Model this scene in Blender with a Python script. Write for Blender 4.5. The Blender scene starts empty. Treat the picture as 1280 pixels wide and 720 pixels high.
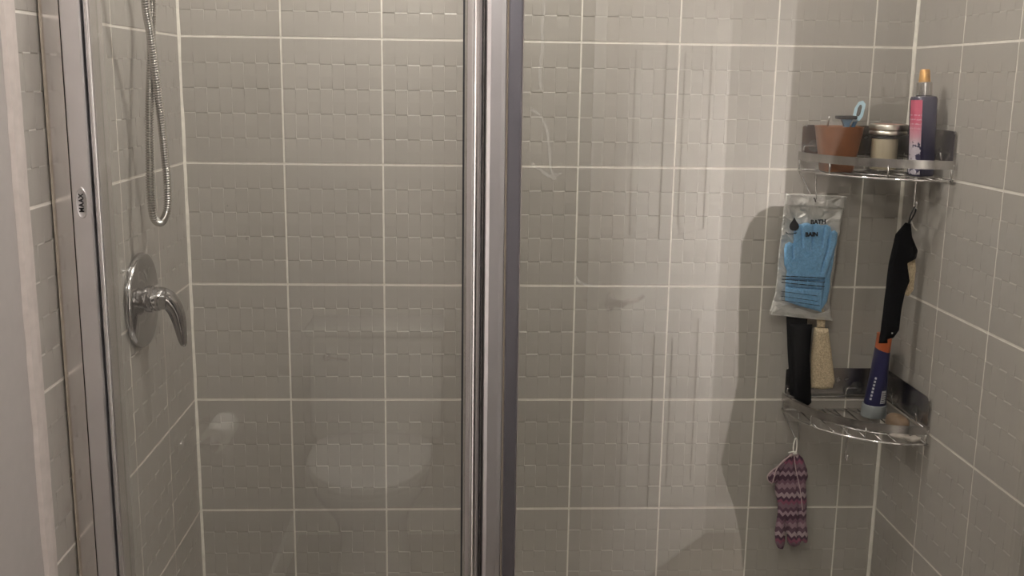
import bpy, bmesh, math, random
import numpy as np
from mathutils import Vector, Matrix
random.seed(7)
PI = math.pi
scn = bpy.context.scene
COL = scn.collection

# ------------------------------------------------------------------ camera
CAM = Vector((0.563, -2.1386, 1.5439))
pit, yaw, rol = 0.1978, 0.0487, 0.0147
fw = Vector((math.sin(yaw)*math.cos(pit), math.cos(yaw)*math.cos(pit), -math.sin(pit)))
rt = Vector((math.cos(yaw), -math.sin(yaw), 0)); up = rt.cross(fw)
r2 = rt*math.cos(rol)+up*math.sin(rol); u2 = -rt*math.sin(rol)+up*math.cos(rol)
cd = bpy.data.cameras.new('camera'); cd.sensor_width = 36.0; cd.lens = 36.0*1298.4/1280.0
cd.clip_start = 0.02; cd.clip_end = 50
cam = bpy.data.objects.new('camera', cd); COL.objects.link(cam)
M4 = Matrix((( r2.x, u2.x, -fw.x, CAM.x), (r2.y, u2.y, -fw.y, CAM.y), (r2.z, u2.z, -fw.z, CAM.z), (0, 0, 0, 1)))
cam.matrix_world = M4
scn.camera = cam
# ------------------------------------------------------------------ world, lamp and exposure
wd = bpy.data.worlds.new('world'); scn.world = wd; wd.use_nodes = True
wd.node_tree.nodes['Background'].inputs[0].default_value = (0.9, 0.88, 0.85, 1)
wd.node_tree.nodes['Background'].inputs[1].default_value = 0.02
SHOWER = Vector((0.55, -0.40, 2.34)); SHOWER_POWER = 18.0      # downlight in the shower ceiling
LAMP = Vector((0.62, -1.60, 2.27)); LAMP_POWER = 24.0          # ceiling light of the bathroom
VANITY = Vector((1.94, -2.225, 1.12)); VANITY_POWER = 48.0      # each of three bulbs in the alcove
LAMP_COLOR = (1.0, 0.955, 0.90)
vs = scn.view_settings
vs.view_transform = 'Standard'; vs.look = 'None'; vs.exposure = 0.0; vs.gamma = 1.0
vs.use_curve_mapping = False

# ------------------------------------------------------------------ materials
MATS = {}
def newmat(name):
    m = bpy.data.materials.new(name); m.use_nodes = True
    nt = m.node_tree; b = nt.nodes['Principled BSDF']
    MATS[name] = m
    return m, nt, b
def link(nt, a, b): nt.links.new(a, b)
def mat(name, col, rough=.5, metal=0., var=.06, scale=30., bump=0., bscale=200., spec=.5, rand=0., coat=0., trans=0., emis=None, sheen=0., rvar=0.):
    m, nt, b = newmat(name)
    b.inputs['Roughness'].default_value = rough; b.inputs['Metallic'].default_value = metal
    b.inputs['Specular IOR Level'].default_value = spec
    b.inputs['Coat Weight'].default_value = coat; b.inputs['Transmission Weight'].default_value = trans
    b.inputs['Sheen Weight'].default_value = sheen
    tc = nt.nodes.new('ShaderNodeTexCoord')
    n = nt.nodes.new('ShaderNodeTexNoise'); n.inputs['Scale'].default_value = scale; n.inputs['Detail'].default_value = 5
    link(nt, tc.outputs['Object'], n.inputs['Vector'])
    r = nt.nodes.new('ShaderNodeValToRGB')
    c = Vector(col)
    r.color_ramp.elements[0].position = .3; r.color_ramp.elements[1].position = .7
    r.color_ramp.elements[0].color = (*(c*(1-var)), 1); r.color_ramp.elements[1].color = (*(c*(1+var)), 1)
    link(nt, n.outputs['Fac'], r.inputs['Fac'])
    out = r.outputs['Color']
    if rand:
        oi = nt.nodes.new('ShaderNodeObjectInfo'); mr = nt.nodes.new('ShaderNodeMapRange')
        mr.inputs['To Min'].default_value = 1-rand; mr.inputs['To Max'].default_value = 1+rand
        link(nt, oi.outputs['Random'], mr.inputs['Value'])
        mx = nt.nodes.new('ShaderNodeVectorMath'); mx.operation = 'SCALE'
        link(nt, out, mx.inputs[0]); link(nt, mr.outputs['Result'], mx.inputs['Scale']); out = mx.outputs['Vector']
    link(nt, out, b.inputs['Base Color'])
    if rvar:
        mr = nt.nodes.new('ShaderNodeMapRange'); mr.inputs['To Min'].default_value = max(.01, rough-rvar); mr.inputs['To Max'].default_value = rough+rvar
        link(nt, n.outputs['Fac'], mr.inputs['Value']); link(nt, mr.outputs['Result'], b.inputs['Roughness'])
    if bump:
        n2 = nt.nodes.new('ShaderNodeTexNoise'); n2.inputs['Scale'].default_value = bscale; n2.inputs['Detail'].default_value = 4
        link(nt, tc.outputs['Object'], n2.inputs['Vector'])
        bp = nt.nodes.new('ShaderNodeBump'); bp.inputs['Strength'].default_value = bump; bp.inputs['Distance'].default_value = .002
        link(nt, n2.outputs['Fac'], bp.inputs['Height']); link(nt, bp.outputs['Normal'], b.inputs['Normal'])
    if emis:
        b.inputs['Emission Color'].default_value = emis[0]; b.inputs['Emission Strength'].default_value = emis[1]
    return m
def glassmat(name, ior, tint=(1, 1, 1), haze=0., rough=0.0):
    """thin clear sheet: straight-through transparency, Fresnel reflection and a trace of dried water film"""
    m, nt, b = newmat(name); nt.nodes.remove(b)
    out = nt.nodes['Material Output']
    geo = nt.nodes.new('ShaderNodeNewGeometry')
    mi = nt.nodes.new('ShaderNodeMix'); mi.data_type = 'FLOAT'
    mi.inputs[2].default_value = ior; mi.inputs[3].default_value = 1/ior
    link(nt, geo.outputs['Backfacing'], mi.inputs[0])
    fr = nt.nodes.new('ShaderNodeFresnel'); link(nt, mi.outputs[0], fr.inputs['IOR'])
    tr = nt.nodes.new('ShaderNodeBsdfTransparent'); tr.inputs[0].default_value = (*tint, 1)
    gl = nt.nodes.new('ShaderNodeBsdfGlossy'); gl.inputs['Roughness'].default_value = rough
    mx = nt.nodes.new('ShaderNodeMixShader')
    link(nt, fr.outputs[0], mx.inputs[0]); link(nt, tr.outputs[0], mx.inputs[1]); link(nt, gl.outputs[0], mx.inputs[2])
    last = mx
    if haze:
        tc = nt.nodes.new('ShaderNodeTexCoord'); mp = nt.nodes.new('ShaderNodeMapping')
        mp.inputs['Scale'].default_value = (9, 9, 2.2)
        n = nt.nodes.new('ShaderNodeTexNoise'); n.inputs['Scale'].default_value = 1.6; n.inputs['Detail'].default_value = 8
        n.inputs['Distortion'].default_value = .6
        link(nt, tc.outputs['Object'], mp.inputs[0]); link(nt, mp.outputs[0], n.inputs['Vector'])
        mr = nt.nodes.new('ShaderNodeMapRange'); mr.inputs['From Min'].default_value = .55; mr.inputs['From Max'].default_value = .8
        mr.inputs['To Max'].default_value = haze
        link(nt, n.outputs['Fac'], mr.inputs['Value'])
        df = nt.nodes.new('ShaderNodeBsdfDiffuse'); df.inputs[0].default_value = (.8, .8, .78, 1)
        m2 = nt.nodes.new('ShaderNodeMixShader')
        link(nt, mr.outputs[0], m2.inputs[0]); link(nt, mx.outputs[0], m2.inputs[1]); link(nt, df.outputs[0], m2.inputs[2]); last = m2
    link(nt, last.outputs[0], out.inputs['Surface'])
    return m

TILE = mat('tile_glaze', (.362, .336, .304), rough=.33, var=.03, scale=9, rand=.03, spec=.4)
GROUT = mat('grout', (.75, .71, .65), rough=.85, var=.08, scale=40, bump=.3)
CAULK = mat('caulk', (.70, .66, .59), rough=.6, var=.1, scale=60, bump=.3, bscale=90)
PAINT = mat('wall_paint', (.42, .39, .375), rough=.6, var=.02, scale=60, bump=.05)
PAINT_BRIGHT = mat('wall_paint_brightened', (.66, .63, .61), rough=.6, var=.02, scale=60)  # same wall paint, extra brightness put into the colour for the glass reflection
EDGE = mat('edge_trim_paint', (.56, .50, .47), rough=.5, var=.07, scale=50, bump=.3, bscale=80)
CEIL = mat('ceiling_paint', (.75, .73, .70), rough=.8, var=.02)
FLOOR = mat('floor_vinyl', (.24, .21, .18), rough=.45, var=.15, scale=8)
WHITE = mat('white_door_paint', (.85, .82, .80), rough=.35, var=.02)
PORC = mat('porcelain', (.82, .81, .79), rough=.12, var=.01, coat=.4)
ACRYL = mat('white_acrylic', (.7, .69, .67), rough=.3, var=.03)
CHROME = mat('chrome', (.72, .70, .69), rough=.07, metal=1, var=.03, rvar=.03)
CHROME_D = mat('worn_chrome', (.52, .50, .49), rough=.22, metal=1, var=.12, scale=40, rvar=.06)
SATIN = mat('satin_aluminium', (.82, .80, .81), rough=.36, metal=1, var=.04, scale=15, rvar=.04)
MIRRA = mat('polished_aluminium', (.92, .90, .90), rough=.14, metal=1, var=.04, scale=12, rvar=.03)
DARK_REFL = mat('aluminium_dark_reflection', (.33, .325, .37), rough=.28, metal=1, var=.04, scale=12)  # base darkened to stand for the dark room mirrored in this face
CHROME_V = mat('valve_chrome', (.42, .41, .41), rough=.06, metal=1, var=.03)
NOSE = mat('rounded_bright_aluminium', (.88, .86, .87), rough=.2, metal=1, var=.02)
POSTM = mat('post_aluminium', (.60, .585, .60), rough=.34, metal=1, var=.05, scale=14)
HOSEM = mat('hose_metal', (.50, .485, .46), rough=.16, metal=1, var=.08, scale=60)
DARKM = mat('dark_seal_and_gap', (.025, .025, .03), rough=.5, var=.1)
SILI = mat('yellowed_silicone', (.30, .25, .20), rough=.5, var=.12, scale=80)
GLASS = glassmat('shower_glass', 1.72, (.985, .99, .98), haze=.035)
CLEAR = glassmat('clear_plastic', 1.45, (.93, .93, .93), rough=.06)
JARG = glassmat('jar_glass', 1.5, (.93, .93, .92), rough=.02)
BLACKP = mat('black_print', (.012, .012, .014), rough=.5, var=.05)
BLACKF = mat('black_cloth', (.006, .006, .007), rough=.95, var=.3, scale=300, bump=.6, bscale=500, spec=.1)
LOOF = mat('loofah_fibre', (.62, .50, .34), rough=.95, var=.3, scale=350, bump=1., bscale=380)
BLUEF = mat('blue_terry', (.27, .57, .90), rough=.95, var=.16, scale=260, bump=1., bscale=320, sheen=.2)
COTTON = mat('white_cotton', (.72, .68, .63), rough=.9, var=.1, scale=200)
TERRA = mat('terracotta_plastic', (.20, .074, .028), rough=.32, var=.12, scale=25, coat=.1)
WAX = mat('cream_wax', (.74, .63, .47), rough=.6, var=.04)
LIDM = mat('lid_metal', (.66, .62, .55), rough=.36, metal=1, var=.08)
STICK = mat('red_white_sticker', (.55, .30, .26), rough=.5, var=.5, scale=120)
GOLD = mat('amber_gold_plastic', (.62, .34, .11), rough=.3, metal=.35, var=.15, scale=90)
RAZB = mat('razor_blue', (.10, .22, .36), rough=.35, var=.1)
RAZL = mat('razor_pale_blue', (.42, .60, .70), rough=.3, var=.06)
STEEL = mat('brushed_steel', (.62, .60, .58), rough=.25, metal=1)
CAPG = mat('grey_cap_plastic', (.20, .215, .22), rough=.35, var=.05)
SOAP = mat('tan_soap', (.20, .135, .088), rough=.5, var=.18, scale=60, bump=.3, bscale=100)
LATH = mat('dried_lather', (.62, .56, .50), rough=.8, var=.15, scale=150, bump=.6)
TOWEL = mat('charcoal_towel', (.018, .017, .018), rough=.95, var=.2, scale=200, bump=.6)
PAPER = mat('tissue_paper', (.82, .80, .77), rough=.9, var=.02)
HALL = mat('hall_paint', (.18, .165, .15), rough=.8)
BULB = mat('opal_bulb', (.9, .9, .9), rough=.3, emis=((*LAMP_COLOR, 1), 12.0))

def foilmat():
    m, nt, b = newmat('silver_foil')
    b.inputs['Metallic'].default_value = .45; b.inputs['Roughness'].default_value = .26
    b.inputs['Base Color'].default_value = (.88, .86, .82, 1)
    tc = nt.nodes.new('ShaderNodeTexCoord'); n = nt.nodes.new('ShaderNodeTexNoise'); n.inputs['Scale'].default_value = 45
    n.inputs['Detail'].default_value = 2; n.inputs['Distortion'].default_value = 1.5
    link(nt, tc.outputs['Object'], n.inputs['Vector'])
    bp = nt.nodes.new('ShaderNodeBump'); bp.inputs['Strength'].default_value = .8; bp.inputs['Distance'].default_value = .006
    link(nt, n.outputs['Fac'], bp.inputs['Height']); link(nt, bp.outputs['Normal'], b.inputs['Normal'])
    return m
FOIL = foilmat()

def ramp_node(nt, stops, interp='LINEAR'):
    r = nt.nodes.new('ShaderNodeValToRGB'); cr = r.color_ramp; cr.interpolation = interp
    while len(cr.elements) < len(stops): cr.elements.new(.5)
    for e, (p, c) in zip(cr.elements, stops): e.position = p; e.color = (*c, 1)
    return r
def mathn(nt, op, a, b=None, c=None):
    n = nt.nodes.new('ShaderNodeMath'); n.operation = op
    for i, v in enumerate((a, b, c)):
        if v is None: continue
        if isinstance(v, (int, float)): n.inputs[i].default_value = v
        else: nt.links.new(v, n.inputs[i])
    return n.outputs[0]
def chevronmat():
    m, nt, b = newmat('purple_chevron_knit'); b.inputs['Roughness'].default_value = .95
    tc = nt.nodes.new('ShaderNodeTexCoord'); sx = nt.nodes.new('ShaderNodeSeparateXYZ'); link(nt, tc.outputs['Object'], sx.inputs[0])
    z = mathn(nt, 'PINGPONG', sx.outputs['X'], .0058)
    n = nt.nodes.new('ShaderNodeTexNoise'); n.inputs['Scale'].default_value = 60; link(nt, tc.outputs['Object'], n.inputs['Vector'])
    v = mathn(nt, 'ADD', mathn(nt, 'ADD', sx.outputs['Z'], mathn(nt, 'MULTIPLY', z, 1.1)), mathn(nt, 'MULTIPLY', n.outputs['Fac'], .004))
    fr = mathn(nt, 'FRACT', mathn(nt, 'MULTIPLY', v, 1/.092))
    r = ramp_node(nt, [(0, (.20, .105, .145)), (.09, (.085, .040, .065)), (.20, (.36, .25, .29)), (.29, (.12, .060, .090)), (.38, (.22, .135, .17)), (.50, (.27, .085, .14)),
                       (.58, (.095, .045, .075)), (.66, (.42, .32, .34)), (.76, (.14, .075, .105)), (.88, (.32, .21, .25))], 'CONSTANT')
    link(nt, fr, r.inputs['Fac']); link(nt, r.outputs[0], b.inputs['Base Color'])
    n2 = nt.nodes.new('ShaderNodeTexNoise'); n2.inputs['Scale'].default_value = 420; link(nt, tc.outputs['Object'], n2.inputs['Vector'])
    bp = nt.nodes.new('ShaderNodeBump'); bp.inputs['Strength'].default_value = .8; bp.inputs['Distance'].default_value = .002
    link(nt, n2.outputs['Fac'], bp.inputs['Height']); link(nt, bp.outputs['Normal'], b.inputs['Normal'])
    return m
CHEV = chevronmat()
def labelmat():
    """pink printed label fading to a pale flower picture with dark petals; runs along the object's z"""
    m, nt, b = newmat('pink_flower_label'); b.inputs['Roughness'].default_value = .35
    tc = nt.nodes.new('ShaderNodeTexCoord'); sx = nt.nodes.new('ShaderNodeSeparateXYZ'); link(nt, tc.outputs['Object'], sx.inputs[0])
    r = ramp_node(nt, [(0, (.55, .52, .58)), (.40, (.56, .50, .56)), (.52, (.62, .33, .40)), (.70, (.62, .14, .22)), (1, (.60, .10, .18))])
    h = mathn(nt, 'DIVIDE', sx.outputs['Z'], .145); link(nt, h, r.inputs['Fac'])
    v = nt.nodes.new('ShaderNodeTexNoise'); v.inputs['Scale'].default_value = 95; link(nt, tc.outputs['Object'], v.inputs['Vector'])
    low = mathn(nt, 'LESS_THAN', h, .47); spot = mathn(nt, 'GREATER_THAN', v.outputs['Fac'], .56)
    f = mathn(nt, 'MULTIPLY', low, spot)
    # pale lettering strokes on the pink
    st = mathn(nt, 'GREATER_THAN', mathn(nt, 'FRACT', mathn(nt, 'MULTIPLY', sx.outputs['Z'], 120)), .72)
    hi = mathn(nt, 'MULTIPLY', mathn(nt, 'GREATER_THAN', h, .58), mathn(nt, 'LESS_THAN', h, .82))
    n3 = nt.nodes.new('ShaderNodeTexNoise'); n3.inputs['Scale'].default_value = 260; link(nt, tc.outputs['Object'], n3.inputs['Vector'])
    g = mathn(nt, 'MULTIPLY', mathn(nt, 'MULTIPLY', st, hi), mathn(nt, 'GREATER_THAN', n3.outputs['Fac'], .48))
    mx = nt.nodes.new('ShaderNodeMix'); mx.data_type = 'RGBA'; link(nt, f, mx.inputs[0]); link(nt, r.outputs[0], mx.inputs[6]); mx.inputs[7].default_value = (.05, .045, .09, 1)
    m2 = nt.nodes.new('ShaderNodeMix'); m2.data_type = 'RGBA'; link(nt, g, m2.inputs[0]); link(nt, mx.outputs[2], m2.inputs[6]); m2.inputs[7].default_value = (.72, .45, .50, 1)
    link(nt, m2.outputs[2], b.inputs['Base Color'])
    return m
LABEL = labelmat()
NAVYB = mat('navy_violet_liquid', (.040, .038, .080), rough=.12, var=.1, scale=20, coat=.5)
NAVYT = mat('navy_tube_plastic', (.016, .016, .062), rough=.35, var=.08, scale=40)
ORANGE = mat('orange_print', (.42, .10, .03), rough=.4, var=.08)
WPRINT = mat('white_print', (.55, .55, .58), rough=.5, var=.05)
PLATE = mat('mirror_plate', (.46, .44, .43), rough=.26, metal=1, var=.1, scale=25, rvar=.05)

# ------------------------------------------------------------------ mesh helpers
def mesh(name, V, F, smooth=False):
    me = bpy.data.meshes.new(name); me.from_pydata([tuple(v) for v in V], [], F); me.update()
    bm = bmesh.new(); bm.from_mesh(me)
    bmesh.ops.recalc_face_normals(bm, faces=bm.faces); bm.to_mesh(me); bm.free()
    if smooth: me.shade_smooth()
    return me
def off(o):
    """world position of an object's origin (no rotations are used on parents)"""
    v = Vector((0, 0, 0))
    while o: v += o.location; o = o.parent
    return v
def obj(name, VF, m, parent=None, loc=(0, 0, 0), smooth=False, angle=None):
    """VF in world coordinates; linked as one mesh object whose origin is loc (things) or the parent's origin (parts)"""
    V, F = VF
    L = off(parent) if parent else Vector(loc)
    me = mesh(name, [Vector(v)-L for v in V], F, smooth or angle is not None)
    if angle is not None: me.set_sharp_from_angle(angle=math.radians(angle))
    me.materials.append(m)
    o = bpy.data.objects.new(name, me); COL.objects.link(o)
    if parent: o.parent = parent
    else: o.location = loc
    return o
def tag(o, label, cat, group=None):
    o['label'] = label; o['category'] = cat
    if group: o['group'] = group
    return o
def thing(name, loc, label, cat, group=None):
    o = bpy.data.objects.new(name, None); COL.objects.link(o); o.location = loc; o.empty_display_size = .05
    return tag(o, label, cat, group)
def struct(name, VF, m, parent=None):
    o = obj(name, VF, m, parent); o['kind'] = 'structure'; return o
def merge(*vfs):
    V, F = [], []
    for v, f in vfs:
        n = len(V); V += list(v); F += [tuple(i+n for i in q) for q in f]
    return V, F
def box(x0, x1, y0, y1, z0, z1):
    V = [(x, y, z) for x in (x0, x1) for y in (y0, y1) for z in (z0, z1)]
    return V, [(0, 1, 3, 2), (4, 6, 7, 5), (0, 4, 5, 1), (2, 3, 7, 6), (0, 2, 6, 4), (1, 5, 7, 3)]
def rbox(x0, x1, y0, y1, z0, z1, b=.004, seg=2):
    bm = bmesh.new()
    V, F = box(x0, x1, y0, y1, z0, z1)
    vs_ = [bm.verts.new(v) for v in V]
    for f in F: bm.faces.new([vs_[i] for i in f])
    bmesh.ops.bevel(bm, geom=list(bm.edges), offset=b, segments=seg, affect='EDGES', profile=.5)
    bm.verts.index_update()
    r = [v.co.copy() for v in bm.verts], [tuple(v.index for v in f.verts) for f in bm.faces]
    bm.free(); return r
def prism(poly, z0, z1):
    n = len(poly)
    V = [(x, y, z0) for x, y in poly]+[(x, y, z1) for x, y in poly]
    F = [(i, (i+1) % n, n+(i+1) % n, n+i) for i in range(n)]+[tuple(range(n))[::-1], tuple(range(n, 2*n))]
    return V, F
def lathe(prof, c=(0, 0, 0), ax='z', n=32, cap=True, sq=None):
    """prof: (radius, height) pairs; ax: axis of revolution"""
    V, F = [], []
    for r, h in prof:
        for i in range(n):
            a = 2*PI*i/n; x, y = r*math.cos(a), r*math.sin(a)
            if sq:
                k = (abs(math.cos(a))**sq+abs(math.sin(a))**sq)**(-1/sq); x *= k; y *= k
            p = {'z': (x, y, h), 'x': (h, x, y), 'y': (x, h, y)}[ax]
            V.append((p[0]+c[0], p[1]+c[1], p[2]+c[2]))
    for j in range(len(prof)-1):
        for i in range(n):
            F.append((j*n+i, j*n+(i+1) % n, (j+1)*n+(i+1) % n, (j+1)*n+i))
    if cap:
        F.append(tuple(range(n))); F.append(tuple(range((len(prof)-1)*n, len(prof)*n)))
    return V, F
def catmull(P, k=8):
    P = [Vector(p) for p in P]; Q = [P[0]*2-P[1]]+P+[P[-1]*2-P[-2]]; o = []
    for i in range(1, len(Q)-2):
        a, b, c, d = Q[i-1:i+3]
        for j in range(k):
            t = j/k
            o.append(.5*((2*b)+(c-a)*t+(2*a-5*b+4*c-d)*t*t+(3*b-a-3*c+d)*t**3))
    o.append(P[-1]); return o
def tube(P, r, n=8, smooth=0, closed=False, rfun=None, flat=None):
    """tube along points; r radius; flat=(a,b) gives an elliptical section"""
    P = [Vector(p) for p in P]
    if smooth: P = catmull(P, smooth)
    m = len(P); V, F = [], []
    prev = None
    for i, p in enumerate(P):
        if closed: t = (P[(i+1) % m]-P[i-1]).normalized()
        else: t = (P[min(i+1, m-1)]-P[max(i-1, 0)]).normalized()
        if prev is None:
            h = Vector((0, 0, 1)) if abs(t.z) < .9 else Vector((1, 0, 0))
            a = t.cross(h).normalized()
        else:
            a = (prev-t*prev.dot(t)).normalized()
        prev = a; b = t.cross(a)
        rr = rfun(i/(m-1)) if rfun else r
        for k in range(n):
            an = 2*PI*k/n
            V.append(p+a*(rr*math.cos(an))+b*(rr*math.sin(an)))
    for i in range(m if closed else m-1):
        for k in range(n):
            j = (i+1) % m
            F.append((i*n+k, i*n+(k+1) % n, j*n+(k+1) % n, j*n+k))
    if not closed:
        F.append(tuple(range(n))); F.append(tuple(range((m-1)*n, m*n)))
    return V, F
def ellipsoid(c, rx, ry, rz, n=20, m=12, e=2.0, lump=0., seed=0):
    V, F = [], []; rg = random.Random(seed); ph = [rg.uniform(0, 6.28) for _ in range(6)]
    for j in range(m+1):
        th = PI*j/m
        for i in range(n):
            a = 2*PI*i/n
            s = 1+lump*(math.sin(3*a+ph[0]+2*th)*.5+math.sin(5*a+ph[1]-3*th)*.3+math.sin(4*th+ph[2])*.4)
            sp = lambda v: math.copysign(abs(v)**(2/e), v)
            V.append((c[0]+rx*s*sp(math.sin(th))*sp(math.cos(a)), c[1]+ry*s*sp(math.sin(th))*sp(math.sin(a)), c[2]+rz*s*sp(math.cos(th))))
    for j in range(m):
        for i in range(n):
            F.append((j*n+i, j*n+(i+1) % n, (j+1)*n+(i+1) % n, (j+1)*n+i))
    return V, F
def loft(rings, cap=True):
    n = len(rings[0]); V = [p for r in rings for p in r]; F = []
    for j in range(len(rings)-1):
        for i in range(n):
            F.append((j*n+i, j*n+(i+1) % n, (j+1)*n+(i+1) % n, (j+1)*n+i))
    if cap: F.append(tuple(range(n))); F.append(tuple(range((len(rings)-1)*n, len(rings)*n)))
    return V, F
def poly_sdf(P, X, Z):
    P = np.array(P); n = len(P); d = np.full(X.shape, 1e9); s = np.zeros(X.shape, bool)
    for i in range(n):
        a, b = P[i], P[(i+1) % n]; ex, ez = b-a; wx, wz = X-a[0], Z-a[1]
        t = np.clip((wx*ex+wz*ez)/(ex*ex+ez*ez+1e-12), 0, 1)
        d = np.minimum(d, np.hypot(wx-ex*t, wz-ez*t))
        c = ((a[1] > Z) != (b[1] > Z)) & (X < ex*(Z-a[1])/(ez if abs(ez) > 1e-12 else 1e-12)+a[0])
        s ^= c
    return np.where(s, -d, d)
def pillow(P, yc, thick, res=.0014, rnd=.006, grooves=(), gw=.002, gd=.5, wav=None, back=.5, yfun=None):
    """soft cushion-like solid with the outline P (x,z): thick at the front (towards -y) and back*thick behind.
    grooves: ((x0,z0),(x1,z1)) creases. yfun(x,z): bends the middle surface"""
    A = np.array(P); x0, z0 = A.min(0)-res*2; x1, z1 = A.max(0)+res*2
    nx, nz = int((x1-x0)/res)+1, int((z1-z0)/res)+1
    X, Z = np.meshgrid(x0+np.arange(nx)*res, z0+np.arange(nz)*res, indexing='ij')
    d = poly_sdf(P, X, Z)
    # slide near-boundary points onto the outline
    gx, gz = np.gradient(d, res)
    near = (d > 0) & (d < res*1.5)
    gl = np.maximum(np.hypot(gx, gz), 1e-6)
    Xs = np.where(near, X-gx/gl*d, X); Zs = np.where(near, Z-gz/gl*d, Z)
    ins = d < res*.99
    e = np.clip(-d/rnd, 0, 1); h = np.sqrt(np.clip(1-(1-e)**2, 0, 1))
    for a, b in grooves:
        a = np.array(a); b = np.array(b); ex, ez = b-a; wx, wz = X-a[0], Z-a[1]
        t = np.clip((wx*ex+wz*ez)/(ex*ex+ez*ez), 0, 1); dg = np.hypot(wx-ex*t, wz-ez*t)
        h = h*(1-gd*np.exp(-(dg/gw)**2))
    if wav is not None: h = h*(1+wav(X, Z))
    ym = yc+(yfun(X, Z) if yfun else 0*X)
    yf = ym-thick*h; yb = ym+thick*back*h
    idx = -np.ones(X.shape, int); V = []; F = []
    cells = ins[:-1, :-1] & ins[1:, :-1] & ins[1:, 1:] & ins[:-1, 1:]
    use = np.zeros(X.shape, bool)
    use[:-1, :-1] |= cells; use[1:, :-1] |= cells; use[1:, 1:] |= cells; use[:-1, 1:] |= cells
    ii = np.argwhere(use); idx[use] = np.arange(len(ii)); n = len(ii)
    V = [(Xs[i, j], yf[i, j], Zs[i, j]) for i, j in ii]+[(Xs[i, j], yb[i, j]+.0002, Zs[i, j]) for i, j in ii]
    edge = {}
    for i, j in np.argwhere(cells):
        q = (idx[i, j], idx[i+1, j], idx[i+1, j+1], idx[i, j+1])
        F.append(tuple(int(k) for k in q)); F.append(tuple(int(k)+n for k in q[::-1]))
        for a, b in zip(q, q[1:]+q[:1]):
            if (b, a) in edge: del edge[(b, a)]
            else: edge[(a, b)] = 1
    for a, b in edge: F.append((int(a), int(a)+n, int(b)+n, int(b)))
    return V, F
def textmesh(txt, size, org, ux, uy, ext=.0004, bold=0., just='CENTER', space=1.):
    c = bpy.data.curves.new('lettering', 'FONT'); c.body = txt; c.size = size; c.extrude = ext; c.offset = bold
    c.align_x = just; c.align_y = 'CENTER'; c.space_character = space; c.resolution_u = 3
    o = bpy.data.objects.new('lettering', c); COL.objects.link(o)
    dg = bpy.context.evaluated_depsgraph_get(); me = bpy.data.meshes.new_from_object(o.evaluated_get(dg))
    ux = Vector(ux); uy = Vector(uy); uz = ux.cross(uy); org = Vector(org)
    V = [org+ux*v.co.x+uy*v.co.y+uz*v.co.z for v in me.vertices]; F = [tuple(p.vertices) for p in me.polygons]
    bpy.data.objects.remove(o); bpy.data.curves.remove(c); bpy.data.meshes.remove(me)
    return V, F

# ------------------------------------------------------------------ the room
XR = 1.4845          # right wall
Z0 = 1.62            # one of the horizontal joints
TOP = 2.40
YB = -2.57           # wall behind the camera
YG = -.665           # shower glass
TS = .003            # joint width
wall_back = struct('wall_back', box(-.1, XR+.1, .002, .1, 0, TOP), GROUT)
wall_left = struct('wall_left', box(-.1, -.004, YB-.1, .002, 0, TOP), PAINT)
struct('grout_bed', merge(box(-.004, -.002, -.79, .0015, .05, TOP), *[box(-.003, -.00125, y-.0012, y+.0012, .05, TOP) for y in (-.198, -.398, -.598)]), GROUT, wall_left)
wall_right = struct('wall_right', box(XR+.004, XR+.1, -2.14, .002, 0, TOP), PAINT)
struct('grout_bed', merge(box(XR+.002, XR+.0045, -.79, .0015, .05, TOP), *[box(XR+.00125, XR+.003, y-.0012, y+.0012, .05, TOP) for y in (-.2055, -.4055, -.6055)]), GROUT, wall_right)
struct('floor', box(-.1, 2.5, -4.0, .1, -.1, 0), FLOOR)
struct('ceiling', box(-.1, 2.5, -4.0, .1, TOP, TOP+.1), CEIL)
DX0, DX1 = .625, 1.385
struct('wall_front', merge(box(-.1, DX0, YB-.1, YB, 0, TOP), box(DX1, 2.4, YB-.1, YB, 0, TOP), box(DX0, DX1, YB-.1, YB, 2.04, TOP)), PAINT_BRIGHT)
struct('wall_alcove', merge(box(2.3, 2.4, YB, -2.04, 0, TOP), box(XR+.1, 2.3, -2.14, -2.04, 0, TOP)), PAINT)
struct('wall_hall', merge(box(-.1, 2.4, -3.9, -3.8, 0, TOP), box(-.1, 0, -3.8, YB-.1, 0, TOP), box(2.3, 2.4, -3.8, YB-.1, 0, TOP)), HALL)

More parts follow.
